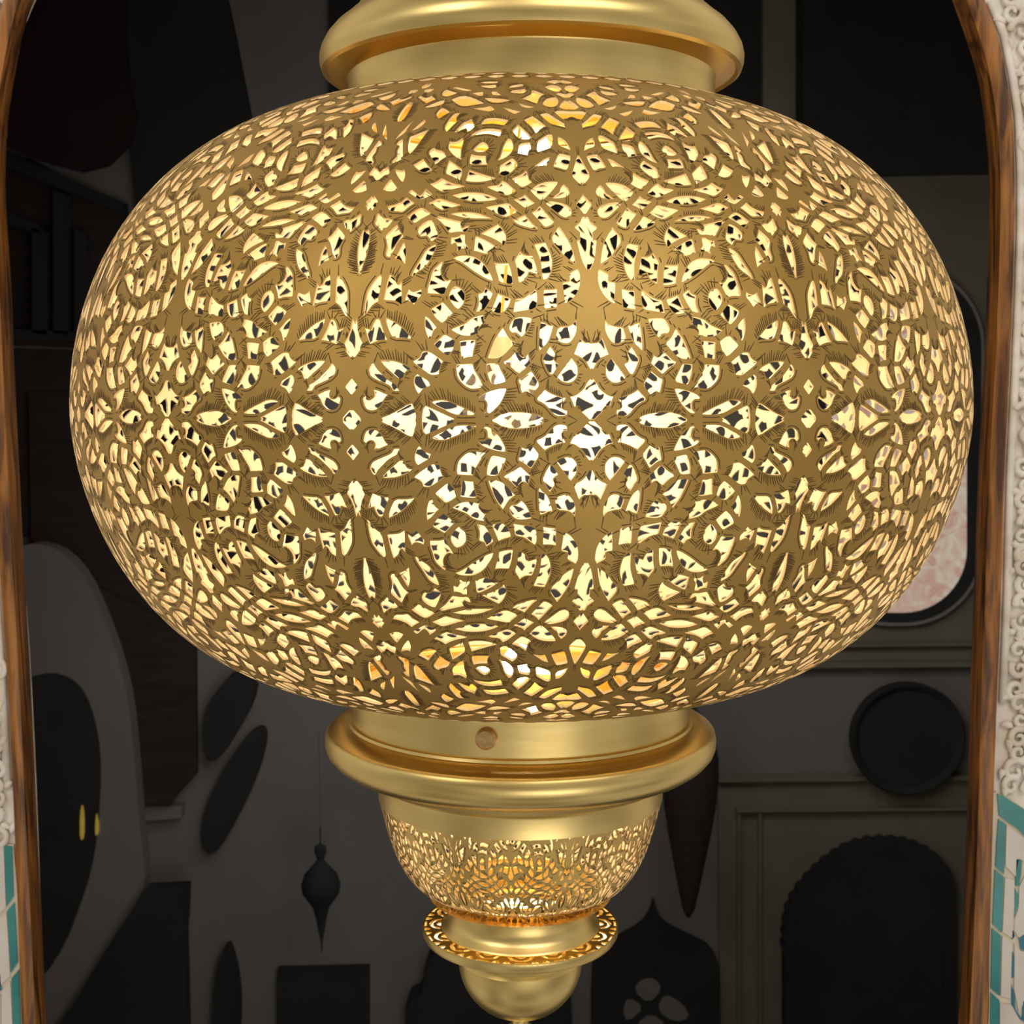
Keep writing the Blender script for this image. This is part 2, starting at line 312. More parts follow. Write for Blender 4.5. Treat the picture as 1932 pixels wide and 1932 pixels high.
# ogee window frame with lattice
og = smoothp([P7(1288, 1700), P7(1288, 1190), P7(1318, 1125), P7(1400, 1078), P7(1500, 1025), P7(1543, 965), P7(1556, 905), P7(1570, 965), P7(1592, 1010), P7(1660, 1050), P7(1740, 1085), P7(1805, 1122), P7(1836, 1195), P7(1836, 1700)], 1, False)
t = empty('ogee_mirror', tuple(PT(1240, 1930, YB)), 'dark pointed-arch wall mirror with a pale four-lobed lattice, low right of the lantern tip', 'mirror')
child(flat('arch_board', og, M['bdark'], None, None, th=.035), t)
for q in ([P7(1465, 1290), P7(1500, 1245), P7(1560, 1240), P7(1590, 1290), P7(1530, 1350)], [P7(1440, 1320), P7(1515, 1365), P7(1440, 1430), P7(1420, 1380)], [P7(1600, 1305), P7(1680, 1350), P7(1710, 1410), P7(1640, 1430), P7(1565, 1375)], [P7(1540, 1390), P7(1610, 1440), P7(1580, 1520), P7(1500, 1520), P7(1475, 1440)]):
    child(flat('lattice_pane', smoothp(q, 1, True), M['bwall'], None, None, th=.037), t)
# right side panelling
t = empty('wall_panelling', tuple(PT(1500, 1930, YB)), 'olive grey moulded wall panelling on the right behind the round tray', 'panelling')
child(flat('panel_field', [(1355, 1470), (1900, 1462), (1900, 2100), (1360, 2100)], M['bgreen'], None, None, th=.012), t)
child(flat('panel_field', [(1440, 200), (1900, 200), (1900, 1255), (1330, 1262), (1330, 900)], M['bgreen'], None, None, th=.010), t)
for a, b, c, d in ((1355, 1468, 1900, 1476), (1390, 1528, 1900, 1533), (1340, 1252, 1900, 1262), (1500, 1216, 1900, 1222)):
    child(flat('moulding', [(a, b), (c, b-4), (c, d-4), (a, d)], M['bgreen'], None, None, th=.03), t)
for a, b in ((1392, 1397), (1432, 1437)): child(flat('moulding', [(a, 1528), (b, 1528), (b, 2100), (a, 2100)], M['bgreen'], None, None, th=.025), t)
c0 = PT(1700, 1383, YB); rt = 108*(YB+DIST)/FPX
v, f = lathe([(.001, .004), (rt*.86, .004), (rt*.9, .012), (rt*.97, .016), (rt, .010), (rt*.98, -.02), (.001, -.02)], 72)
v = [(a+c0[0], YB-.045-c, b+c0[2]) for a, b, c in v]; o = fixn(mesh('round_tray', v, f, M['bdark'], None, True, None, 40)); tag(o, 'large round black metal tray on the wall at right', 'tray')
# scalloped arch mirror
sc_ = []
base = [(1481, 1932), (1481, 1800), (1484, 1735), (1497, 1700), (1520, 1668), (1552, 1635), (1590, 1608), (1630, 1592), (1675, 1588), (1715, 1592), (1752, 1606), (1782, 1630), (1798, 1660), (1801, 1720), (1801, 1932)]
bs_ = np.array(smoothp(base[1:-1], 2)); L__ = np.r_[0, np.cumsum(np.hypot(*np.diff(bs_, axis=0).T))]
for k in range(0, 141):
    l_ = L__[-1]*k/140; x = np.interp(l_, L__, bs_[:, 0]); y = np.interp(l_, L__, bs_[:, 1]); l2 = min(l_+2, L__[-1]); l0 = max(l_-2, 0)
    dx, dy = np.interp(l2, L__, bs_[:, 0])-np.interp(l0, L__, bs_[:, 0]), np.interp(l2, L__, bs_[:, 1])-np.interp(l0, L__, bs_[:, 1]); dd = math.hypot(dx, dy)
    s_ = 5*abs(math.sin(l_/L__[-1]*PI*23)); sc_.append((x+dy/dd*s_, y-dx/dd*s_))
t = empty('scalloped_mirror', tuple(PT(1640, 1930, YB)), 'tall black arched mirror with a scalloped edge at the lower right', 'mirror')
child(flat('scalloped_frame', [(1481, 2150)]+sc_+[(1801, 2150)], M['bdark'], None, None, th=.05), t)
child(flat('mirror_glass', [(1506, 2150), (1506, 1760)]+[(1642+140*math.cos(a)*.97, 1755-140*math.sin(a)) for a in np.linspace(PI, 0, 16)]+[(1778, 1760), (1778, 2150)], M['bblue'], None, None, th=.052), t)
# rounded mirror; its bright reflection is painted as a glowing rosy pane
def capsule(x0, x1, y0, y1, r):
    q = []
    for cx, cy, a0 in ((x1-r, y0+r, -90), (x1-r, y1-r, 0), (x0+r, y1-r, 90), (x0+r, y0+r, 180)):
        for k in range(13): a = math.radians(a0+90*k/12); q.append((cx+r*math.cos(a), cy+r*math.sin(a)))
    return q
t = empty('rounded_mirror', tuple(PT(1680, 1180, YB)), 'rounded mirror with a painted rosy mottled glow and black rim, half hidden by the globe at right', 'window')
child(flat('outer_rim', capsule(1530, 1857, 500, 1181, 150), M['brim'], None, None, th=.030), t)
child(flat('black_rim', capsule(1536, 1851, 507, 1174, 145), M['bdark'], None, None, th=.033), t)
child(flat('glow_pane', capsule(1560, 1824, 545, 1156, 120), M['mirglow'], None, None, th=.036), t)
# top right dark block, top strips, curtain, shelves
flat('valance', [(1516, -150), (1900, -150), (1900, 318), (1700, 322), (1516, 330)], M['bdark'], 'black valance box filling the upper right corner of the opening', 'valance', th=.08, off=.052)
flat('pilaster', [(1440, -150), (1516, -150), (1516, 240), (1440, 240)], M['bgreen'], 'narrow olive grey pilaster beside the black valance box', 'pilaster', th=.05)
flat('wall_board', [(620, -150), (1440, -150), (1440, 600), (620, 600)], M['bdark'], 'black board high on the wall behind the top collar', 'board', th=.02)
flat('curtain', smoothp([(-30, -150), (236, -150), (232, 120), (262, 250), (180, 330), (60, 300), (-20, 260)], 1, True), M['bred'], 'very dark red curtain in the upper left corner', 'curtain', th=.03, off=.042)
flat('dark_screen', [(236, -150), (395, -150), (440, 60), (470, 215), (480, 500), (262, 430), (232, 120)], M['bdark'], 'black screen to the right of the dark red curtain', 'screen', th=.04)
t = empty('shelf_unit', tuple(PT(120, 650, YB)), 'dark shelf unit with uprights at left below the curtain', 'shelf')
child(flat('back_board', [(-20, 290), (60, 300), (240, 400), (240, 660), (-20, 650)], M['bbrown'], None, None, th=.01), t)
for q in ([(-20, 285), (20, 290), (230, 380), (230, 402), (20, 318), (-20, 312)], [(-20, 620), (240, 628), (240, 646), (-20, 640)], [(-20, 395), (20, 400), (75, 425), (75, 440), (20, 425), (-20, 420)]): child(flat('shelf_board', q, M['bdark'], None, None, th=.05), t)
for a, b, y0 in ((60, 88, 430), (100, 128, 360), (140, 160, 430)): child(flat('upright', [(a, y0), (b, y0+8), (b, 632), (a, 628)], M['bdark'], None, None, th=.05), t)
flat('lower_board', [(-20, 655), (150, 660), (330, 760), (560, 1000), (560, 1180), (330, 1100), (250, 1020), (120, 1000), (-20, 1020)], M['bbrown'], 'dark board on the wall below the shelf unit', 'board', th=.015)
HOLES = """
0,168 32,134 0,101 -20,134
6,42 44,6 8,-34 -44,2
-9,418 5,377 42,292 8,252 -42,310 -18,350
42,376 61,372 76,367 79,385 89,405 103,414 115,407 121,387 137,351 152,323 133,324 102,317 77,306 69,315 58,342 50,367
138,416 152,411 185,395 216,372 251,338 261,323 247,327 218,330 174,330 155,359 139,393
310,423 329,410 357,378 364,373 348,362 340,338 332,322 318,340 308,367 305,394 306,417
329,450 382,480 426,434 418,422 403,407 381,389 349,414
393,346 411,340 429,328 440,319 436,304 432,282 423,273 411,258 397,262 375,280 359,293 348,304 354,313 367,324 380,338
298,273 309,278 329,278 353,264 378,247 391,236 383,225 376,205 374,183 361,181 339,179 311,198 281,218 261,236 276,243 292,254
282,187 304,174 331,159 338,143 338,137 318,130 305,122 294,106 285,106 274,124 267,146 267,172
123,241 153,243 187,239 221,227 244,216 257,203 237,199 229,185 224,168 207,163 188,179 161,201 137,221
87,230 98,228 106,212 132,186 162,159 196,144 200,128 209,117 185,115 176,122 169,137 148,146 109,161 84,175 72,195 73,212
94,124 121,119 144,108 158,102 144,86 135,64 122,51 106,38 76,37 57,53 50,75 48,88 62,97 69,88 83,84 96,88 101,102
126,6 173,26 227,53 267,56 274,17 283,-23 263,-69 233,-60 180,-23
342,73 369,82 401,82 427,71 466,56 499,41 529,26 529,21 499,19 455,19 423,28 390,45 362,58
307,50 320,53 373,30 441,-4 405,-22 339,-52 316,-59 303,-36 300,10
419,366 452,380 476,389 489,400 502,411 528,420 554,424 556,406 563,391 550,386 537,373 531,357 538,344 529,346 507,337 474,337 446,346 424,360
455,317 486,322 516,324 525,317 521,299 515,277 513,251 491,251 465,244 460,273 458,299
446,224 487,227 513,227 517,207 531,185 548,156 567,132 552,130 531,126 509,124 488,132 466,150 448,172 444,198 442,211
567,224 584,229 612,229 621,216 634,191 645,172 649,154 627,148 606,143 589,143 578,167 569,194
629,368 635,372 644,361 655,339 672,321 688,312 677,299 655,273 638,257 616,246 591,244 573,248 580,273 590,299 601,326 612,344
642,130 651,124 645,106 634,84 625,67 606,47 585,28 563,23 557,32 568,36 574,54 572,74 561,84 544,82 535,89 548,102 570,113 606,124
638,235 655,242 692,279 705,262 717,253 728,255 739,266 743,251 752,229 735,213 707,185 696,187 670,211 644,224
750,198 758,191 769,172 788,143 771,119 756,102 747,106 730,117 715,108 709,119 704,141 698,161 704,167 717,172 735,187
661,379 668,395 681,411 703,417 736,415 755,411 753,395 742,372 731,350 713,332 703,341 687,352 674,348 663,359 659,370
792,395 812,391 831,379 845,382 840,361 833,339 824,317 811,299 800,293 787,277 782,295 783,326 785,361 788,384
864,375 899,377 922,386 935,402 942,398 943,366 938,348 927,326 909,308 893,306 876,310 859,319 850,330 857,357
830,297 841,284 854,264 843,246 849,235 866,224 855,205 842,185 831,181 821,191 808,218 797,246 808,262 821,286
917,251 929,238 942,218 944,196 942,176 929,159 911,148 885,150 864,161 853,167 868,189 886,213 903,235
953,331 964,320 979,309 999,306 1019,311 1017,233 995,203 986,216 973,238 952,253 934,260 926,264 935,288
909,95 928,98 950,113 968,128 979,152 994,165 1009,152 1009,10 994,3 987,3 972,19 956,32 950,52 939,58 926,54 917,76
807,124 820,115 846,102 874,93 894,91 887,76 878,69 876,52 885,43 898,43 900,32 896,19 874,15 853,17 835,32 816,56 795,71 775,78 773,89 790,106
589,1 631,21 695,29 760,23 805,-9 773,-25 715,-35 644,-32
-14,809 12,787 20,748 24,710 20,673 8,637 4,600 -8,637 -24,712 -24,763
100,784 117,802 144,828 153,814 163,796 174,782 188,772 173,757 160,737 153,720 143,695 134,690 136,678 126,675 114,681 109,696 114,721 110,746 97,772
188,749 195,731 205,706 206,669 206,642 188,655 171,665 153,670 165,694 176,724
243,802 253,820 273,838 301,848 312,840 329,805 342,774 340,762 325,749 313,742 303,755 292,770 275,768 261,766 250,781
336,731 335,708 323,674 303,636 281,617 263,607 248,589 237,589 240,608 252,632 266,656 280,685 290,704 310,721
371,654 374,644 366,625 365,606 375,582 394,568 414,575 408,558 395,535 385,507 374,507 356,512 333,512 311,513 311,541 319,571 324,602 334,623 349,637 360,649
228,546 234,532 251,523 269,527 284,534 290,520 288,506 277,495 265,476 256,467 242,481 225,484 216,486 217,502 225,525
137,602 149,597 164,585 173,561 183,554 196,573 199,556 203,514 206,468 189,477 175,484 147,487 121,490 125,520 129,562
96,599 107,591 107,567 105,539 101,504 100,483 89,479 71,465 60,447 43,422 36,424 38,459 40,493 44,524 52,545 68,570 85,592
435,546 454,539 468,525 475,507 473,479 465,463 448,447 434,454 416,475 404,496 405,516 413,533 424,544
430,675 464,680 499,677 526,665 552,643 568,619 585,592 592,566 569,571 535,590 501,612 466,638 442,653 414,663
399,763 413,760 436,767 441,775 462,774 465,759 464,734 479,719 479,704 463,707 447,707 440,697 429,697 432,714 424,732 417,735 406,727 399,732
505,761 518,766 547,753 577,736 606,716 612,711 594,701 567,698 565,691 565,681 544,686 521,694 502,699 504,726
530,776 564,797 606,822 623,809 639,783 647,758 642,735 633,718 624,730 600,746 565,763
593,645 613,642 636,642 659,642 670,609 674,580 677,552 648,552 614,562 612,581 602,614
704,696 715,686 734,676 761,676 772,647 782,609 780,590 764,599 742,606 737,585 726,569 705,557 697,566 694,604 688,633 681,657 692,674
766,726 785,731 817,736 824,726 835,696 845,665 844,633 839,604 827,581 817,571 802,571 798,588 796,628 792,657 779,691
877,813 886,805 903,777 925,739 939,697 946,658 949,639 936,646 920,655 898,672 885,689 876,704 861,719 848,736 844,756 849,771
1019,851 1010,859 1000,856 979,838 953,816 945,808 956,795 974,780 981,768 975,750 953,745 960,707 967,670 979,634 992,620 1010,616 1023,679 1031,779
953,622 963,605 965,582 961,546 948,516 931,493 913,479 893,470 891,493 888,523 884,553 889,562 914,565 917,577 911,595 922,605 941,615
805,529 837,529 864,534 863,499 861,456 835,451 806,447 804,453 806,465 803,499
768,531 779,522 780,488 776,465 769,447 736,442 703,437 677,433 679,453 683,483 692,490 718,494 743,511
612,513 637,504 668,494 666,476 653,449 637,433 620,428 600,433 582,442 589,453 600,483
559,539 581,525 593,515 586,495 573,469 560,449 554,442 538,438 521,435 527,454 533,476 528,511 552,520
-55,1097 -38,1138 -26,1128 -10,1108 4,1107 16,1129 27,1128 43,1108 55,1092 32,1087 19,1072 5,1060 -16,1076 -27,1090
-32,944 -14,966 -6,977 4,956 32,924 18,914 12,897 0,917
45,888 61,874 83,859 103,861 123,850 113,829 97,809 83,812 80,799 73,799 61,812 43,826 33,840 38,858 36,880
74,1123 115,1111 129,1120 142,1085 141,1060 134,1042 115,1058 93,1087
70,1066 88,1047 105,1028 119,1010 105,998 85,993 58,998 40,1007 46,1028 57,1051
166,1141 193,1160 214,1179 235,1151 274,1108 257,1096 239,1093 211,1101 190,1117
244,1240 231,1216 254,1181 280,1140 292,1146 311,1169 333,1185 313,1223 273,1232 257,1247
170,987 183,1001 193,1004 212,986 232,971 243,979 251,999 255,1008 266,999 283,987 295,972 271,958 243,945 221,954 193,972
78,920 98,922 123,929 147,940 158,953 169,964 189,949 217,932 196,918 178,900 161,884 142,890 117,891 96,894
184,862 206,882 229,901 253,909 279,894 301,877 282,864 255,849 232,831 222,831 203,848
320,855 336,866 371,854 395,849 425,840 444,835 438,822 446,803 469,816 479,813 473,795 464,783 435,786 400,781 391,781 375,802 354,828
275,927 301,941 324,954 358,945 389,933 426,921 442,916 415,908 379,900 355,892 343,893 312,910
270,1028 297,1039 313,1051 327,1063 352,1047 393,1028 431,1021 447,1012 432,1006 383,996 359,988 342,982 307,1001
381,967 405,972 434,980 484,982 534,976 571,964 604,947 584,936 536,931 487,931 437,943 399,958
381,873 417,880 466,882 514,876 550,863 575,852 584,844 539,847 491,847 443,853 406,865
348,1167 381,1143 409,1120 424,1107 424,1076 419,1045 390,1058 362,1074 340,1084 341,1119
455,1106 477,1097 516,1083 555,1068 591,1058 576,1046 544,1037 506,1032 468,1035 442,1042 448,1069
458,1199 483,1191 510,1187 534,1187 535,1157 544,1137 552,1130 521,1131 487,1131 455,1135 451,1158 454,1185
545,1005 570,1016 602,1016 619,1043 644,1031 669,1007 689,987 670,972 650,961 633,964 596,981
544,903 573,911 609,917 653,927 670,908 698,884 682,870 646,854 629,854 598,870 561,892
602,1124 630,1146 664,1172 682,1159 695,1136 690,1117 669,1092 644,1070 629,1064 613,1070 600,1079 605,1098
662,1052 689,1064 715,1079 733,1098 741,1089 745,1061 752,1046 765,1034 744,1016 719,1004 707,1007 684,1028
672,939 694,950 713,955 728,972 738,958 757,939 776,922 754,911 732,897 718,903 694,925
751,987 769,1007 794,1025 833,1037 883,1038 888,1029 868,999 841,967 821,945 803,936 791,942 775,958
910,1024 924,1015 938,995 941,975 927,957 902,948 870,945 853,948 871,968 889,979 893,1003
820,920 840,936 876,931 912,921 936,905 944,883 937,861 920,850 896,855 873,874 850,895
756,876 777,889 795,911 809,898 825,876 848,847 861,831 846,816 822,805 811,810 792,833 772,857
667,844 681,844 705,857 729,868 745,846 768,818 787,802 784,797 763,797 728,807 698,817 679,831
998,973 1015,948 1037,920 1026,903 1003,870 989,881 974,902 963,919 974,936 990,947
995,1190 1007,1184 1021,1144 1046,1072 1030,1047 1009,1025 997,1028 974,1058 954,1088 972,1114 986,1159
896,1195 910,1202 962,1186 953,1149 940,1107 927,1100 897,1112 866,1121 879,1157
770,1120 800,1146 827,1170 857,1180 853,1164 844,1137 835,1121 820,1127 799,1124
699,1261 735,1272 760,1272 763,1229 747,1214 743,1187 719,1194 690,1200 693,1232
640,1298 660,1294 671,1261 671,1221 652,1190 626,1167 592,1154 607,1187 614,1232 624,1268
463,1224 479,1252 500,1274 519,1277 543,1251 544,1229 523,1209 497,1206 475,1213
331,1286 368,1281 386,1295 398,1310 408,1298 407,1261 403,1225 407,1183 412,1163 387,1174 356,1202 333,1234 332,1256
793,1280 819,1303 849,1327 870,1331 882,1316 875,1270 870,1241 833,1222 797,1208 785,1232 794,1250
905,1312 932,1301 956,1268 967,1225 966,1218 938,1235 904,1248 901,1282
437,1317 452,1340 484,1364 535,1375 605,1362 603,1334 595,1314 561,1326 523,1335 481,1328 454,1320
485,1411 495,1437 514,1455 559,1459 605,1449 641,1435 621,1400 612,1395 577,1404 533,1410 492,1402
659,1353 679,1382 694,1404 722,1370 750,1333 768,1302 748,1291 721,1291 696,1298 679,1325
725,1435 755,1458 777,1472 814,1431 849,1388 824,1375 803,1350 790,1334 780,1354 767,1383
818,1483 850,1498 868,1498 906,1456 946,1416 954,1412 951,1386 956,1378 928,1390 885,1402 858,1423
914,1520 977,1522 1038,1509 1096,1512 1058,1452 1048,1447 1030,1465 1006,1474 982,1459 966,1449 939,1471
1016,1631 1038,1602 1060,1558 1034,1535 992,1538 964,1559 940,1569 976,1593
839,1582 857,1630 893,1657 935,1665 948,1621 935,1580 910,1557 871,1555
714,1640 749,1673 778,1701 778,1746 796,1754 832,1724 864,1696 834,1668 821,1636 810,1588 779,1604 747,1628
687,1604 712,1586 760,1564 791,1554 759,1543 727,1548 702,1569
598,1554 633,1543 680,1521 711,1511 695,1501 674,1486 649,1501 617,1532
417,1548 458,1551 496,1556 526,1571 555,1533 531,1513 493,1519 444,1536
475,1657 529,1655 597,1641 644,1628 631,1616 583,1599 534,1600 499,1625
262,1649 327,1698 410,1660 485,1595 422,1580 360,1566 316,1591
175,1725 174,1771 192,1786 238,1757 285,1730 248,1697 204,1686
383,1716 416,1729 458,1735 465,1684 442,1678 410,1700
511,1733 546,1739 566,1709 585,1680 543,1688 519,1696
635,1722 656,1753 699,1761 735,1777 751,1738 722,1708 681,1707
626,1804 644,1831 719,1850 730,1822 681,1794 630,1786
414,1830 473,1836 529,1843 541,1797 499,1781 452,1800
398,1893 462,1912 539,1908 534,1874 469,1867
225,1809 247,1825 312,1792 374,1763 341,1749 279,1778
874,1798 909,1836 959,1839 994,1787 978,1745 946,1728 908,1758
939,1707 964,1723 1004,1697 1043,1713 1061,1700 1022,1671 988,1655 964,1674
973,1904 1024,1946 1068,1925 1099,1893 1051,1866 1008,1884
23,1313 37,1356 55,1397 73,1440 94,1466 87,1448 74,1408 70,1358 47,1335
100,1372 116,1401 136,1440 152,1462 166,1447 158,1416 135,1387 114,1376
103,1328 132,1342 171,1364 201,1379 190,1347 173,1293 156,1242 135,1207 119,1229 108,1274
40,1278 52,1307 71,1314 88,1249 107,1185 88,1169 55,1154 48,1171 59,1184 70,1207 57,1236 64,1265
208,1502 214,1542 231,1563 262,1545 290,1517 264,1493 234,1461 215,1486
284,1387 288,1418 300,1463 315,1501 338,1509 355,1504 342,1484 339,1451 351,1433 332,1407 317,1373 302,1353
344,1348 360,1380 383,1422 411,1439 430,1453 443,1420 458,1394 443,1369 420,1345 410,1378 385,1367 359,1347
111,1577 152,1608 193,1641 223,1645 228,1603 193,1582 147,1569
20,1698 34,1718 72,1685 100,1689 115,1709 161,1657 140,1646 114,1617 77,1646
-6,1648 14,1597 11,1553 5,1497 4,1464 -7,1451 -23,1485 -24,1546 -20,1613
-24,1850 4,1887 9,1944 40,1881 13,1826
38,1779 59,1810 89,1815 87,1773 65,1751
-58,1760 -65,1819 -25,1804 -29,1771
"""
# ================================================================== the hanging lantern
AX = 0.005
lamp = empty('hanging_lantern', (AX, 0, -0.40), 'large pierced brass lantern with engraved openwork globe, glowing, hanging in the arch', 'lantern')
BASE = Vector((0, 0, 0.40))
def LO(o):      # parts are modelled around the axis at world height; parent them to the lantern
    o.parent = lamp; o.location = (0, 0, 0.40); return o
RG = .25
def rz(z):
    z = np.asarray(z, float)
    return np.where(z >= 0, RG*np.maximum(1-(np.abs(z)/.1739)**1.9985, 1e-9)**(1/3.119), RG*np.maximum(1-(np.abs(z)/.16112)**1.749, 1e-9)**(1/3.715))
zt = np.linspace(0, .1682, 2500); st = np.r_[0, np.cumsum(np.hypot(np.diff(rz(zt)), np.diff(zt)))]; ST = st[-1]
zb = np.linspace(0, -.1581, 2500); sb = np.r_[0, np.cumsum(np.hypot(np.diff(rz(zb)), np.diff(zb)))]; SB = sb[-1]
DU = 2*PI/16*RG            # domain width in metres at the equator
holes = []
for ln in HOLES.strip().split('\n'):
    p = [tuple(map(int, t.split(','))) for t in ln.split()]
    holes.append(np.array([(u/1000*DU, s/1e4) for u, s in p]))
def curve(h):               # round an outline a little, keeping its points
    n = len(h); q = []
    for i in range(n):
        a, b, c = h[i-1], h[i], h[(i+1) % n]; v1 = a-b; v2 = c-b
        l1, l2 = np.hypot(*v1), np.hypot(*v2)
        cs = (v1@v2)/max(l1*l2, 1e-12)
        k = .12 if cs > -.35 else .27
        q += [b+v1*k, b+v2*k] if cs <= -.35 else [b+v1*k, b+v1*.03+v2*.03, b+v2*k]
    return np.array(q)
def inset(h, d):
    n = len(h); sg = np.sign(sum(h[i-1][0]*h[i][1]-h[i][0]*h[i-1][1] for i in range(n))); q = []
    for i in range(n):
        t = h[(i+1) % n]-h[i-1]; t = t/(np.hypot(*t)+1e-12); k = 0 if (h[i][0] < .0008 or h[i][0] > DU-.0008) else d
        q.append(h[i]+np.array([-t[1], t[0]])*sg*k)
    return np.array(q)
allh = []
for h in holes:
    h = curve(inset(h, .00022))
    for f in (lambda h: h, lambda h: h*[-1, 1], lambda h: h*[-1, 1]+[2*DU, 0], lambda h: h*[1, -1], lambda h: h*[-1, -1], lambda h: h*[-1, -1]+[2*DU, 0]):
        g = f(h)
        if g[:, 0].max() > 1e-4 and g[:, 0].min() < DU-1e-4 and g[:, 1].max() > 1e-4: allh.append(g)
# outermost row under the collars: simple pointed slots
for k in range(5):
    cx = (k+.5)*DU/5
    for s0, s1 in ((.2005, .210), (.2155, .226)):
        allh.append(np.array([(cx-.0075, (s0+s1)/2), (cx-.004, s0+.001), (cx, s0), (cx+.004, s0+.001), (cx+.0075, (s0+s1)/2), (cx+.004, s1-.001), (cx, s1), (cx-.004, s1-.001)]))
def inside(P, poly):
    x, y = P[:, 0], P[:, 1]; r = np.zeros(len(P), bool)
    lo, hi = poly.min(0), poly.max(0); sel = (x > lo[0]) & (x < hi[0]) & (y > lo[1]) & (y < hi[1])
    if not sel.any(): return r
    xs, ys = x[sel], y[sel]; c = np.zeros(len(xs), bool)
    for i in range(len(poly)):
        (x0, y0), (x1, y1) = poly[i-1], poly[i]
        if y0 == y1: continue
        k = ((y0 > ys) != (y1 > ys)) & (xs < (x1-x0)*(ys-y0)/(y1-y0)+x0); c ^= k
    r[sel] = c; return r
def inany(P):
    r = np.zeros(len(P), bool)
    for h in allh: r |= inside(P, h)
    return r
verts, edges = [], []
def addloop(q):
    k = len(verts); verts.extend(Vector((float(a), float(b))) for a, b in q); n = len(q)
    edges.extend((k+i, k+(i+1) % n) for i in range(n))
ns = 44; nu = 20
rect = [(DU*i/nu, 0) for i in range(nu)]+[(DU, ST*i/ns) for i in range(ns)]+[(DU-DU*i/nu, ST) for i in range(nu)]+[(0, ST-ST*i/ns) for i in range(ns)]
addloop(rect)
for h in allh: addloop(h)
for i in range(1, nu):
    for j in range(1, ns): verts.append(Vector((DU*i/nu+(j % 2-.5)*DU/nu*.4, ST*j/ns)))
ov, oe, of, _, _, _ = delaunay_2d_cdt(verts, edges, [], 0, 1e-7)
ov = np.array([tuple(v) for v in ov]); of = np.array([f for f in of if len(f) == 3])
cen = ov[of].mean(1)
ok = (cen[:, 0] > 0) & (cen[:, 0] < DU) & (cen[:, 1] > 0) & (cen[:, 1] < ST) & ~inany(cen)
a_, b_, c_ = ov[of[:, 0]], ov[of[:, 1]], ov[of[:, 2]]
ar = np.abs((b_-a_)[:, 0]*(c_-a_)[:, 1]-(b_-a_)[:, 1]*(c_-a_)[:, 0])
of = of[ok & (ar > 1e-12)]
used = np.unique(of); remap = -np.ones(len(ov), int); remap[used] = np.arange(len(used)); ov = ov[used]; of = remap[of]
TH0 = math.radians(-16.3)
def shell(name, posf, th, mats, up=True, down=True, th_edge=0):
    """posf(theta, s, half) -> (outer point, normal); builds the pierced sheet with its thickness"""
    V, Fc = [], []
    for half in ([1] if up else [])+([-1] if down else []):
        for k in range(16):
            u = ov[:, 0]/DU; base = k if k % 2 == 0 else k+1; sg = 1 if k % 2 == 0 else -1
            t = TH0+(base+sg*u)*PI/8; p, n = posf(t, ov[:, 1], half)
            f = of.copy(); flip = (sg*half < 0)
            if flip: f = f[:, ::-1]
            Fc.append(f+sum(len(v[0]) for v in V)); V.append((p, n))
    P = np.concatenate([v[0] for v in V]); N = np.concatenate([v[1] for v in V]); Fc = np.concatenate(Fc)
    key = np.round(P/2e-5).astype(np.int64); _, idx, inv = np.unique(key, axis=0, return_index=True, return_inverse=True)
    inv = inv.ravel(); P, N, Fc = P[idx], N[idx], inv[Fc]
    Fc = Fc[(Fc[:, 0] != Fc[:, 1]) & (Fc[:, 1] != Fc[:, 2]) & (Fc[:, 0] != Fc[:, 2])]
    # orient outward
    fn = np.cross(P[Fc[:, 1]]-P[Fc[:, 0]], P[Fc[:, 2]]-P[Fc[:, 0]]); bad = (fn*N[Fc[:, 0]]).sum(1) < 0; Fc[bad] = Fc[bad][:, ::-1]
    E = np.concatenate([Fc[:, [0, 1]], Fc[:, [1, 2]], Fc[:, [2, 0]]]); m = len(P)
    k1 = E.min(1)*m+E.max(1); _, first, cnt = np.unique(k1, return_index=True, return_counts=True)
    B = E[first[cnt == 1]]
    I = P-N*th; n = len(P); bu, bi = np.unique(B, return_inverse=True); bi = bi.reshape(B.shape)
    VS = np.concatenate([P, I, P[bu], I[bu]]); o1, o2 = 2*n, 2*n+len(bu)
    quads = np.stack([bi[:, 1]+o1, bi[:, 0]+o1, bi[:, 0]+o2, bi[:, 1]+o2], 1)
    fs = Fc.tolist()+(Fc[:, ::-1]+n).tolist()+quads.tolist()
    me = bpy.data.meshes.new(name); me.from_pydata(VS.tolist(), [], fs)
    for mm in mats: me.materials.append(mm)
    me.polygons.foreach_set('material_index', [0]*len(Fc)+[1]*len(Fc)+[1]*len(quads))
    me.polygons.foreach_set('use_smooth', [True]*(2*len(Fc))+[False]*len(quads)); me.update()
    return LO(link(name, me))
def globe_pos(t, s, half):
    if half > 0: z = np.interp(s, st, zt)
    else: z = np.interp(s*SB/ST, sb, zb)
    r = rz(z); e = 1e-5; r2 = rz(z+e); dr = (r2-r)/e
    P = np.stack([r*np.sin(t), -r*np.cos(t), z], 1); N = np.stack([np.sin(t), -np.cos(t), -dr], 1)
    N /= np.linalg.norm(N, axis=1)[:, None]; return P, N
globe = shell('openwork_globe', globe_pos, .0013, [M['globe'], M['inner']])
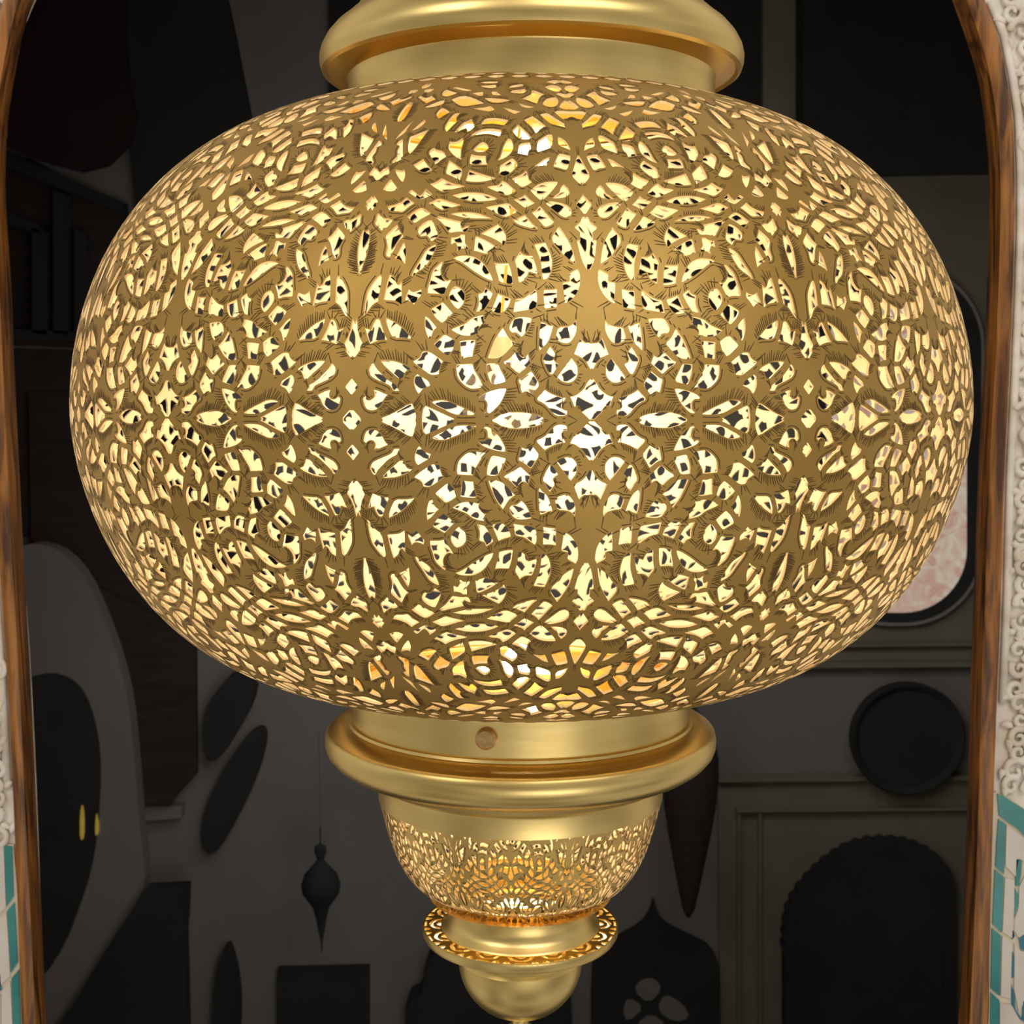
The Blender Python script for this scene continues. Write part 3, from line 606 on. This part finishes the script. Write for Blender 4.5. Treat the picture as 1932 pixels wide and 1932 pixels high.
# ---- engraved hatching and vein lines, cut along the leaves
GR = .0004; gx = np.arange(0, DU, GR)+GR/2; gy = np.arange(0, ST, GR)+GR/2
gg = np.stack(np.meshgrid(gx, gy, indexing='ij'), -1).reshape(-1, 2); mask = inany(gg).reshape(len(gx), len(gy))
def hole_at(x, y):
    if x < 0: x = -x
    if x > DU: x = 2*DU-x
    y = abs(y)
    if y >= ST-.001: return True
    return bool(mask[min(int(x/GR), len(gx)-1), min(int(y/GR), len(gy)-1)])
strokes = []               # (x0,y0,x1,y1,w0,w1)
rnd = random.Random(8)
for h in allh:
    n = len(h); area2 = sum(h[i-1][0]*h[i][1]-h[i][0]*h[i-1][1] for i in range(n)); sgn = 1 if area2 > 0 else -1
    if abs(area2)*.5 < 3.2e-5: continue
    acc = 0; prev = None
    hc = h.mean(0); ph = rnd.random()*6.28
    for i in range(n):
        a, b = h[i-1], h[i]; L = np.hypot(*(b-a))
        if L < 1e-5: continue
        tx, ty = (b-a)/L; nx, ny = ty*sgn, -tx*sgn
        t = -acc
        while t+.00125 < L:
            t += .00105; p = a+(b-a)*t/L
            if not (0 <= p[0] <= DU and 0 <= p[1] < ST-.012): prev = None; continue
            wd = 0
            while wd < .022 and not hole_at(p[0]+nx*(wd+.0006), p[1]+ny*(wd+.0006)): wd += .0004
            side = math.sin(math.atan2(ny, nx)*1+1.1)
            if p[0] > .86*DU and abs(nx) > .6 and wd > .005: prev = None; continue
            if wd > .0042 and side > -.1:
                s0, s1 = (.0007, min(.55*wd, .0056))
                lx, ly = nx+tx*sgn*.55, ny+ty*sgn*.55; ln = math.hypot(lx, ly); lx /= ln; ly /= ln
                s1 *= rnd.uniform(.8, 1.05)
                strokes.append((p[0]+lx*s0, p[1]+ly*s0, p[0]+lx*s1, p[1]+ly*s1, .00024, .00010)); prev = None
            elif wd > .0030:
                q = (p[0]+nx*.0011, p[1]+ny*.0011)
                if prev is not None and math.hypot(q[0]-prev[0], q[1]-prev[1]) < .0019: strokes.append((*prev, *q, .00020, .00020))
                prev = q
            else: prev = None
        acc = L-t if t > 0 else acc+L
        acc = min(acc, .00105)
strokes = np.array(strokes); sx = strokes[:, :4].copy()
def eng_mesh(name, posf, halves, scale=1.0):
    VS, FS = [], []
    d = sx[:, 2:4]-sx[:, 0:2]; L = np.hypot(d[:, 0], d[:, 1])[:, None]+1e-9; pn = np.stack([-d[:, 1], d[:, 0]], 1)/L
    c = [sx[:, :2]+pn*strokes[:, 4:5], sx[:, :2]-pn*strokes[:, 4:5], sx[:, 2:4]-pn*strokes[:, 5:6], sx[:, 2:4]+pn*strokes[:, 5:6]]
    Q = np.stack(c, 1).reshape(-1, 2); cnt = 0
    for half in halves:
        for k in range(16):
            base = k if k % 2 == 0 else k+1; sg = 1 if k % 2 == 0 else -1
            t = TH0+(base+sg*Q[:, 0]/DU)*PI/8; p, nn = posf(t, np.clip(np.abs(Q[:, 1]), 0, ST), half)
            VS.append(p+nn*.00012); f = np.arange(len(Q)).reshape(-1, 4)+cnt; cnt += len(Q)
            FS.append(f if sg*half > 0 else f[:, ::-1])
    me = bpy.data.meshes.new(name); me.from_pydata(np.concatenate(VS).tolist(), [], np.concatenate(FS).tolist()); me.materials.append(M['engrave']); me.update()
    return link(name, me)
eg = eng_mesh('engraved_leaf_lines', globe_pos, (1, -1)); eg.parent = globe
# ---- top collar
z1 = ZF(68, .1037); zl = ZF(40, .119)
def part(name, prof, m, sharp=28, n=160, dx=0):
    v, f = lathe(prof, n); o = mesh(name, v, f, m, None, True, None, sharp); LO(o); o.location.x = dx; return o
TDX = .006
part('top_collar', [(r*.982 if r > .105 else r, z) for r, z in [(.1025, .1655), (.1037, .1672), (.1037, z1-.001), (.1042, z1), (.117, zl+.001), (.1185, zl-.0006), (.1205, zl+.0008), (.1217, zl+.0045), (.1219, zl+.008), (.1208, zl+.0125), (.1180, zl+.0175), (.1140, zl+.022), (.1090, zl+.0258), (.1040, zl+.0285), (.1012, zl+.0295), (.1003, zl+.0300), (.0998, zl+.0325), (.0985, zl+.034), (.0962, zl+.038), (.0925, zl+.045), (.085, zl+.055), (.068, zl+.066), (.045, zl+.074), (.02, zl+.079), (.012, zl+.082), (.012, zl+.10), (.001, zl+.10)]], M['brass'], dx=TDX)
part('suspension_rod', [(.001, zl+.09), (.006, zl+.09), (.006, .62), (.001, .62)], M['brass'], n=24, dx=TDX)
part('inner_top_plate', [(.1035, .1690), (.09, .1700), (.075, .1700), (.073, .176), (.03, .180), (.001, .180)], M['cap'])
# ---- lower collar
zg = -.1572
zl2 = ZF(1467, .111)
prof = [(.0975, zg+.001), (.0992, zg-.0005), (.0993, ZF(1432, .0993)), (.1000, ZF(1433, .1)), (.1012, ZF(1436, .1012)), (.1018, ZF(1442, .1018)), (.1045, ZF(1447, .1045)), (.1090, ZF(1460, .109)), (.1105, ZF(1465, .1105)), (.1112, zl2), (.1124, zl2-.0015), (.1131, zl2-.005), (.1130, zl2-.009), (.1118, zl2-.0125), (.1085, zl2-.0165), (.1035, zl2-.020), (.0985, zl2-.0225), (.0960, ZF(1519, .096)), (.0950, ZF(1520, .095)), (.0945, ZF(1526, .0945)), (.0930, ZF(1531, .093)), (.0915, ZF(1533, .0915)), (.0900, ZF(1540, .09)), (.0875, ZF(1543, .0875)), (.0850, ZF(1545, .085)), (.0847, ZF(1549, .0847)), (.0844, ZF(1586, .0844))]
lc = part('lower_collar', [(r*1.02 if r > .102 else r, z) for r, z in prof], M['brass'])
part('inner_bottom_plate', [(.098, -.1590), (.085, -.1600), (.06, -.1605), (.058, -.168), (.02, -.170), (.001, -.170)], M['cap'])
# screw on the collar
scr = empty('x', (0, 0, 0), 'x', 'x'); bpy.data.objects.remove(scr)
v, f = lathe([(.0001, .0035), (.0045, .0035), (.0056, .0028), (.0058, .0018), (.0058, -.003)], 32)
pz = PT(917, 1394, -.099); th = math.atan2(pz[0]-AX, .0993)
Rm = Matrix.Rotation(th, 4, 'Z') @ Matrix.Rotation(PI/2, 4, 'X')
v = [tuple(Rm @ Vector(q)+Vector((.0995*math.sin(th), -.0995*math.cos(th), pz[2]))) for q in v]
sc = LO(mesh('collar_screw', v, f, M['screw'], None, True, None, 30)); sc['label'] = 'small reddish screw head on the collar'
vb, fb = tube([(0, 0, 0), (0, .0001, .0)], .001, 4)
# ---- pierced bowl
def ZS(py, r): return PT(983, py, -r*r/DIST)[2]
bz = [(.0844, ZF(1586, .0844)), (.0825, ZS(1543, .0825)), (.0795, ZS(1564, .0795)), (.0737, ZS(1617, .0737)), (.0630, ZS(1665, .063)), (.0540, ZS(1685, .054)), (.0436, ZF(1724, .0436))]
bz[1] = (.0832, bz[0][1]-.004); 
bz = sorted(bz, key=lambda q: -q[1])
bz = smoothp(bz, 3); bl = np.array(bz); bs = np.r_[0, np.cumsum(np.hypot(*np.diff(bl, axis=0).T))]
def bowl_pos(t, s, half):
    q = bs[-1]*(1-np.clip(s/.150, 0, 1)); 
    r = np.interp(q, bs, bl[:, 0]); z = np.interp(q, bs, bl[:, 1]); e = 4e-4
    r1, r2 = np.interp(q-e, bs, bl[:, 0]), np.interp(q+e, bs, bl[:, 0]); z1_, z2_ = np.interp(q-e, bs, bl[:, 1]), np.interp(q+e, bs, bl[:, 1])
    dr, dz = r2-r1, z2_-z1_; t = t-.18
    P = np.stack([r*np.sin(t), -r*np.cos(t), z], 1); N = np.stack([-dz*np.sin(t), dz*np.cos(t), dr], 1)
    N /= np.linalg.norm(N, axis=1)[:, None]+1e-12; return P, N
_q = np.linspace(bs[-1]-.0038, bs[-1], 6)
part('bowl_base_band', [(float(np.interp(q, bs, bl[:, 0]))+.0007, float(np.interp(q, bs, bl[:, 1]))-.0003) for q in _q]+[(.0425, bl[-1, 1]-.0008)], M['globe2'])
of_full = of; keep = ov[of].mean(1)[:, 1] < .150; of = of[keep]
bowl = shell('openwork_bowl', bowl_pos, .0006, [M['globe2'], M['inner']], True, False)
of = of_full
sel = (strokes[:, 1] < .146) & (strokes[:, 3] < .146); strokes = strokes[sel]; sx = sx[sel]
strokes[:, 4:] *= 1.2
eb = eng_mesh('engraved_bowl_lines', lambda t, s, h: (lambda p, n: (p-n*.00006, n))(*bowl_pos(t, s, h)), (1,)); eb.parent = bowl
# ---- small neck, pierced flange, cup, finial
zn = ZF(1725, .0436); zp = ZF(1821, .059); zi = zp+.0012
part('small_neck', [(.0430, zn+.0045), (.0452, zn+.0042), (.0460, zn+.0028), (.0455, zn+.0012), (.0438, zn), (.0433, zn-.003), (.0424, zn-.009), (.0424, (zn+zi)/2-.003), (.0430, zi+.005), (.0445, zi+.002), (.0470, zi), (.0476, zp+.0002)], M['brass'])
# pierced plate of the flange
fv, fe = [], []
NF = 16
def fl(q):
    k = len(fv); fv.extend(Vector(p) for p in q); fe.extend((k+i, k+(i+1) % len(q)) for i in range(len(q)))
ri, ro = .0470, .0590; hs = []
for k in range(NF):
    def pl(a, r): a = 2*PI*(k+a)/NF; return Vector(((ri+(ro-ri)*r)*math.cos(a), (ri+(ro-ri)*r)*math.sin(a)))
    for q in ([(-.42, .12), (-.30, .45), (-.12, .62), (0, .66), (.12, .62), (.30, .45), (.42, .12), (.30, .10), (.22, .32), (.06, .46), (-.06, .46), (-.22, .32), (-.30, .10)],
              [(-.16, .08), (.16, .08), (.12, .22), (.0, .32), (-.12, .22)],
              [(-.46, .90), (-.40, .60), (-.33, .62), (-.26, .90)], [(.46, .90), (.40, .60), (.33, .62), (.26, .90)],
              [(-.17, .90), (-.14, .76), (0, .80), (.14, .76), (.17, .90)]):
        if k % 2: pass
        hs.append([pl(a, r) for a, r in q])
circ = lambda r: [Vector((r*math.cos(2*PI*i/96), r*math.sin(2*PI*i/96))) for i in range(96)]
fl(circ(ro)); fl(circ(ri))
for h in hs: fl(h)
a, b, c, *_ = delaunay_2d_cdt(fv, fe, [], 0, 1e-7)
A = np.array([tuple(v) for v in a]); Fq = np.array(c); ce = A[Fq].mean(1); rr = np.hypot(ce[:, 0], ce[:, 1]); kk = (rr < ro*.9995) & (rr > ri*1.0005)
for h in hs: kk &= ~inside(ce, np.array([tuple(v) for v in h]))
Fq = Fq[kk]; nA = len(A)
def slope(p): r = np.hypot(p[:, 0], p[:, 1]); return zp+(r-ri)*.0
E = np.concatenate([Fq[:, [0, 1]], Fq[:, [1, 2]], Fq[:, [2, 0]]]); k1 = E.min(1)*nA+E.max(1); _, fi, cn = np.unique(k1, return_index=True, return_counts=True); Bq = E[fi[cn == 1]]
VS = [(p[0], p[1], zp) for p in A]+[(p[0], p[1], zp-.0009) for p in A]
FS = Fq.tolist()+(Fq[:, ::-1]+nA).tolist()+[(int(y), int(x), int(x)+nA, int(y)+nA) for x, y in Bq]
LO(mesh('openwork_flange', VS, FS, M['brass']))
part('flange_rim', [(.0584, zp+.0003), (.0590, zp-.0003), (.0588, zp-.0035), (.0575, zp-.0058), (.0540, zp-.0078), (.0470, zp-.0095), (.0400, zp-.0100), (.0380, zp-.0108), (.0376, zp-.013), (.0384, zp-.0145), (.0376, zp-.0165), (.0362, zp-.0172)], M['brass'])
zc = zp-.0172
cup = [(.0362, zc), (.0375, zc-.0025)]
zbm = ZF(1925, .010)
for k in range(1, 13):
    a = k/12*PI/2*.86; cup.append((.0375*math.cos(a)**.9, zc-.0025-(zc-.0025-zbm)*math.sin(a)/math.sin(PI/2*.86)))
part('bottom_cup', cup+[(.009, zbm-.0003)], M['brass'])
part('finial', [(.009, zbm-.0002), (.0080, zbm-.0012), (.0050, zbm-.003), (.0048, zbm-.006), (.011, zbm-.012), (.014, zbm-.019), (.011, zbm-.027), (.005, zbm-.034), (.004, zbm-.045), (.001, zbm-.052)], M['brass'], n=48)
part('added_glow_ring', [(.0475, zp-.0060), (.0560, zp-.0058), (.0560, zp-.0064), (.0475, zp-.0066), (.0475, zp-.0060)], M['addglow'], n=64)  # emissive ring added under the plate so the flange holes glow
# ---- inside: bulbs at the two plates and a clear bulb on a wire
def lampbit(name, p, m, par=None, n=32):
    v, f = lathe([(r, z) for r, z in p], n); return v, f
def bulb(x, y, z, g, e, r, glass, dz=.0):
    def pr(p): v, f = lathe([(a, g*b) for a, b in p], 32); return [(a+x, b+y, c+z) for a, b, c in v], f
    soc = LO(mesh('bulb_socket', *pr([(.001, -r*1.6), (r*.25, -r*1.6), (r*.28, -r*1.5), (r*.28, -r*1.1), (r*.4, -r*1.0)]), M['inner'], None, True, None, 30))
    env = mesh('bulb_glass', *pr([(r*.4, -r*1.05), (r*.62, -r*.85), (r*.9, -r*.4), (r, 0), (r*.92, r*.4), (r*.68, r*.74), (r*.35, r*.94), (.0005, r)]), M[glass], None, True); env.parent = soc
    if glass == 'glass':
        v, f = tube([(x, y, z-r*.5*g), (x, y, z+r*.3*g)], .0012, 6); q = mesh('bulb_filament', v, f, M['filament']); q.parent = soc
        v, f = tube([(x, y, z-r*1.8*g), (0, 0, .168*g*-1)], .0009, 6); q = mesh('bulb_wire', v, f, M['cap']); q.parent = soc
    l = bpy.data.lights.new('bulb_light', 'POINT'); l.energy = e; l.color = (1, .92, .78); l.shadow_soft_size = .010
    o = bpy.data.objects.new('bulb_light', l); C.objects.link(o); o.location = (x+AX, y, z+dz*g)
bulb(.008, .02, .152, -1, .38, .010, 'filament', .016)
bulb(.000, .02, -.152, 1, .38, .010, 'filament', .016)
bulb(-.012, .03, .005, -1, 1.1, .024, 'glass')
l = bpy.data.lights.new('bowl_light', 'POINT'); l.energy = .35; l.color = (1, .86, .64); l.shadow_soft_size = .008
o = bpy.data.objects.new('bowl_light', l); C.objects.link(o); o.location = (AX, 0, (bz[0][1]+zn)/2+.006)
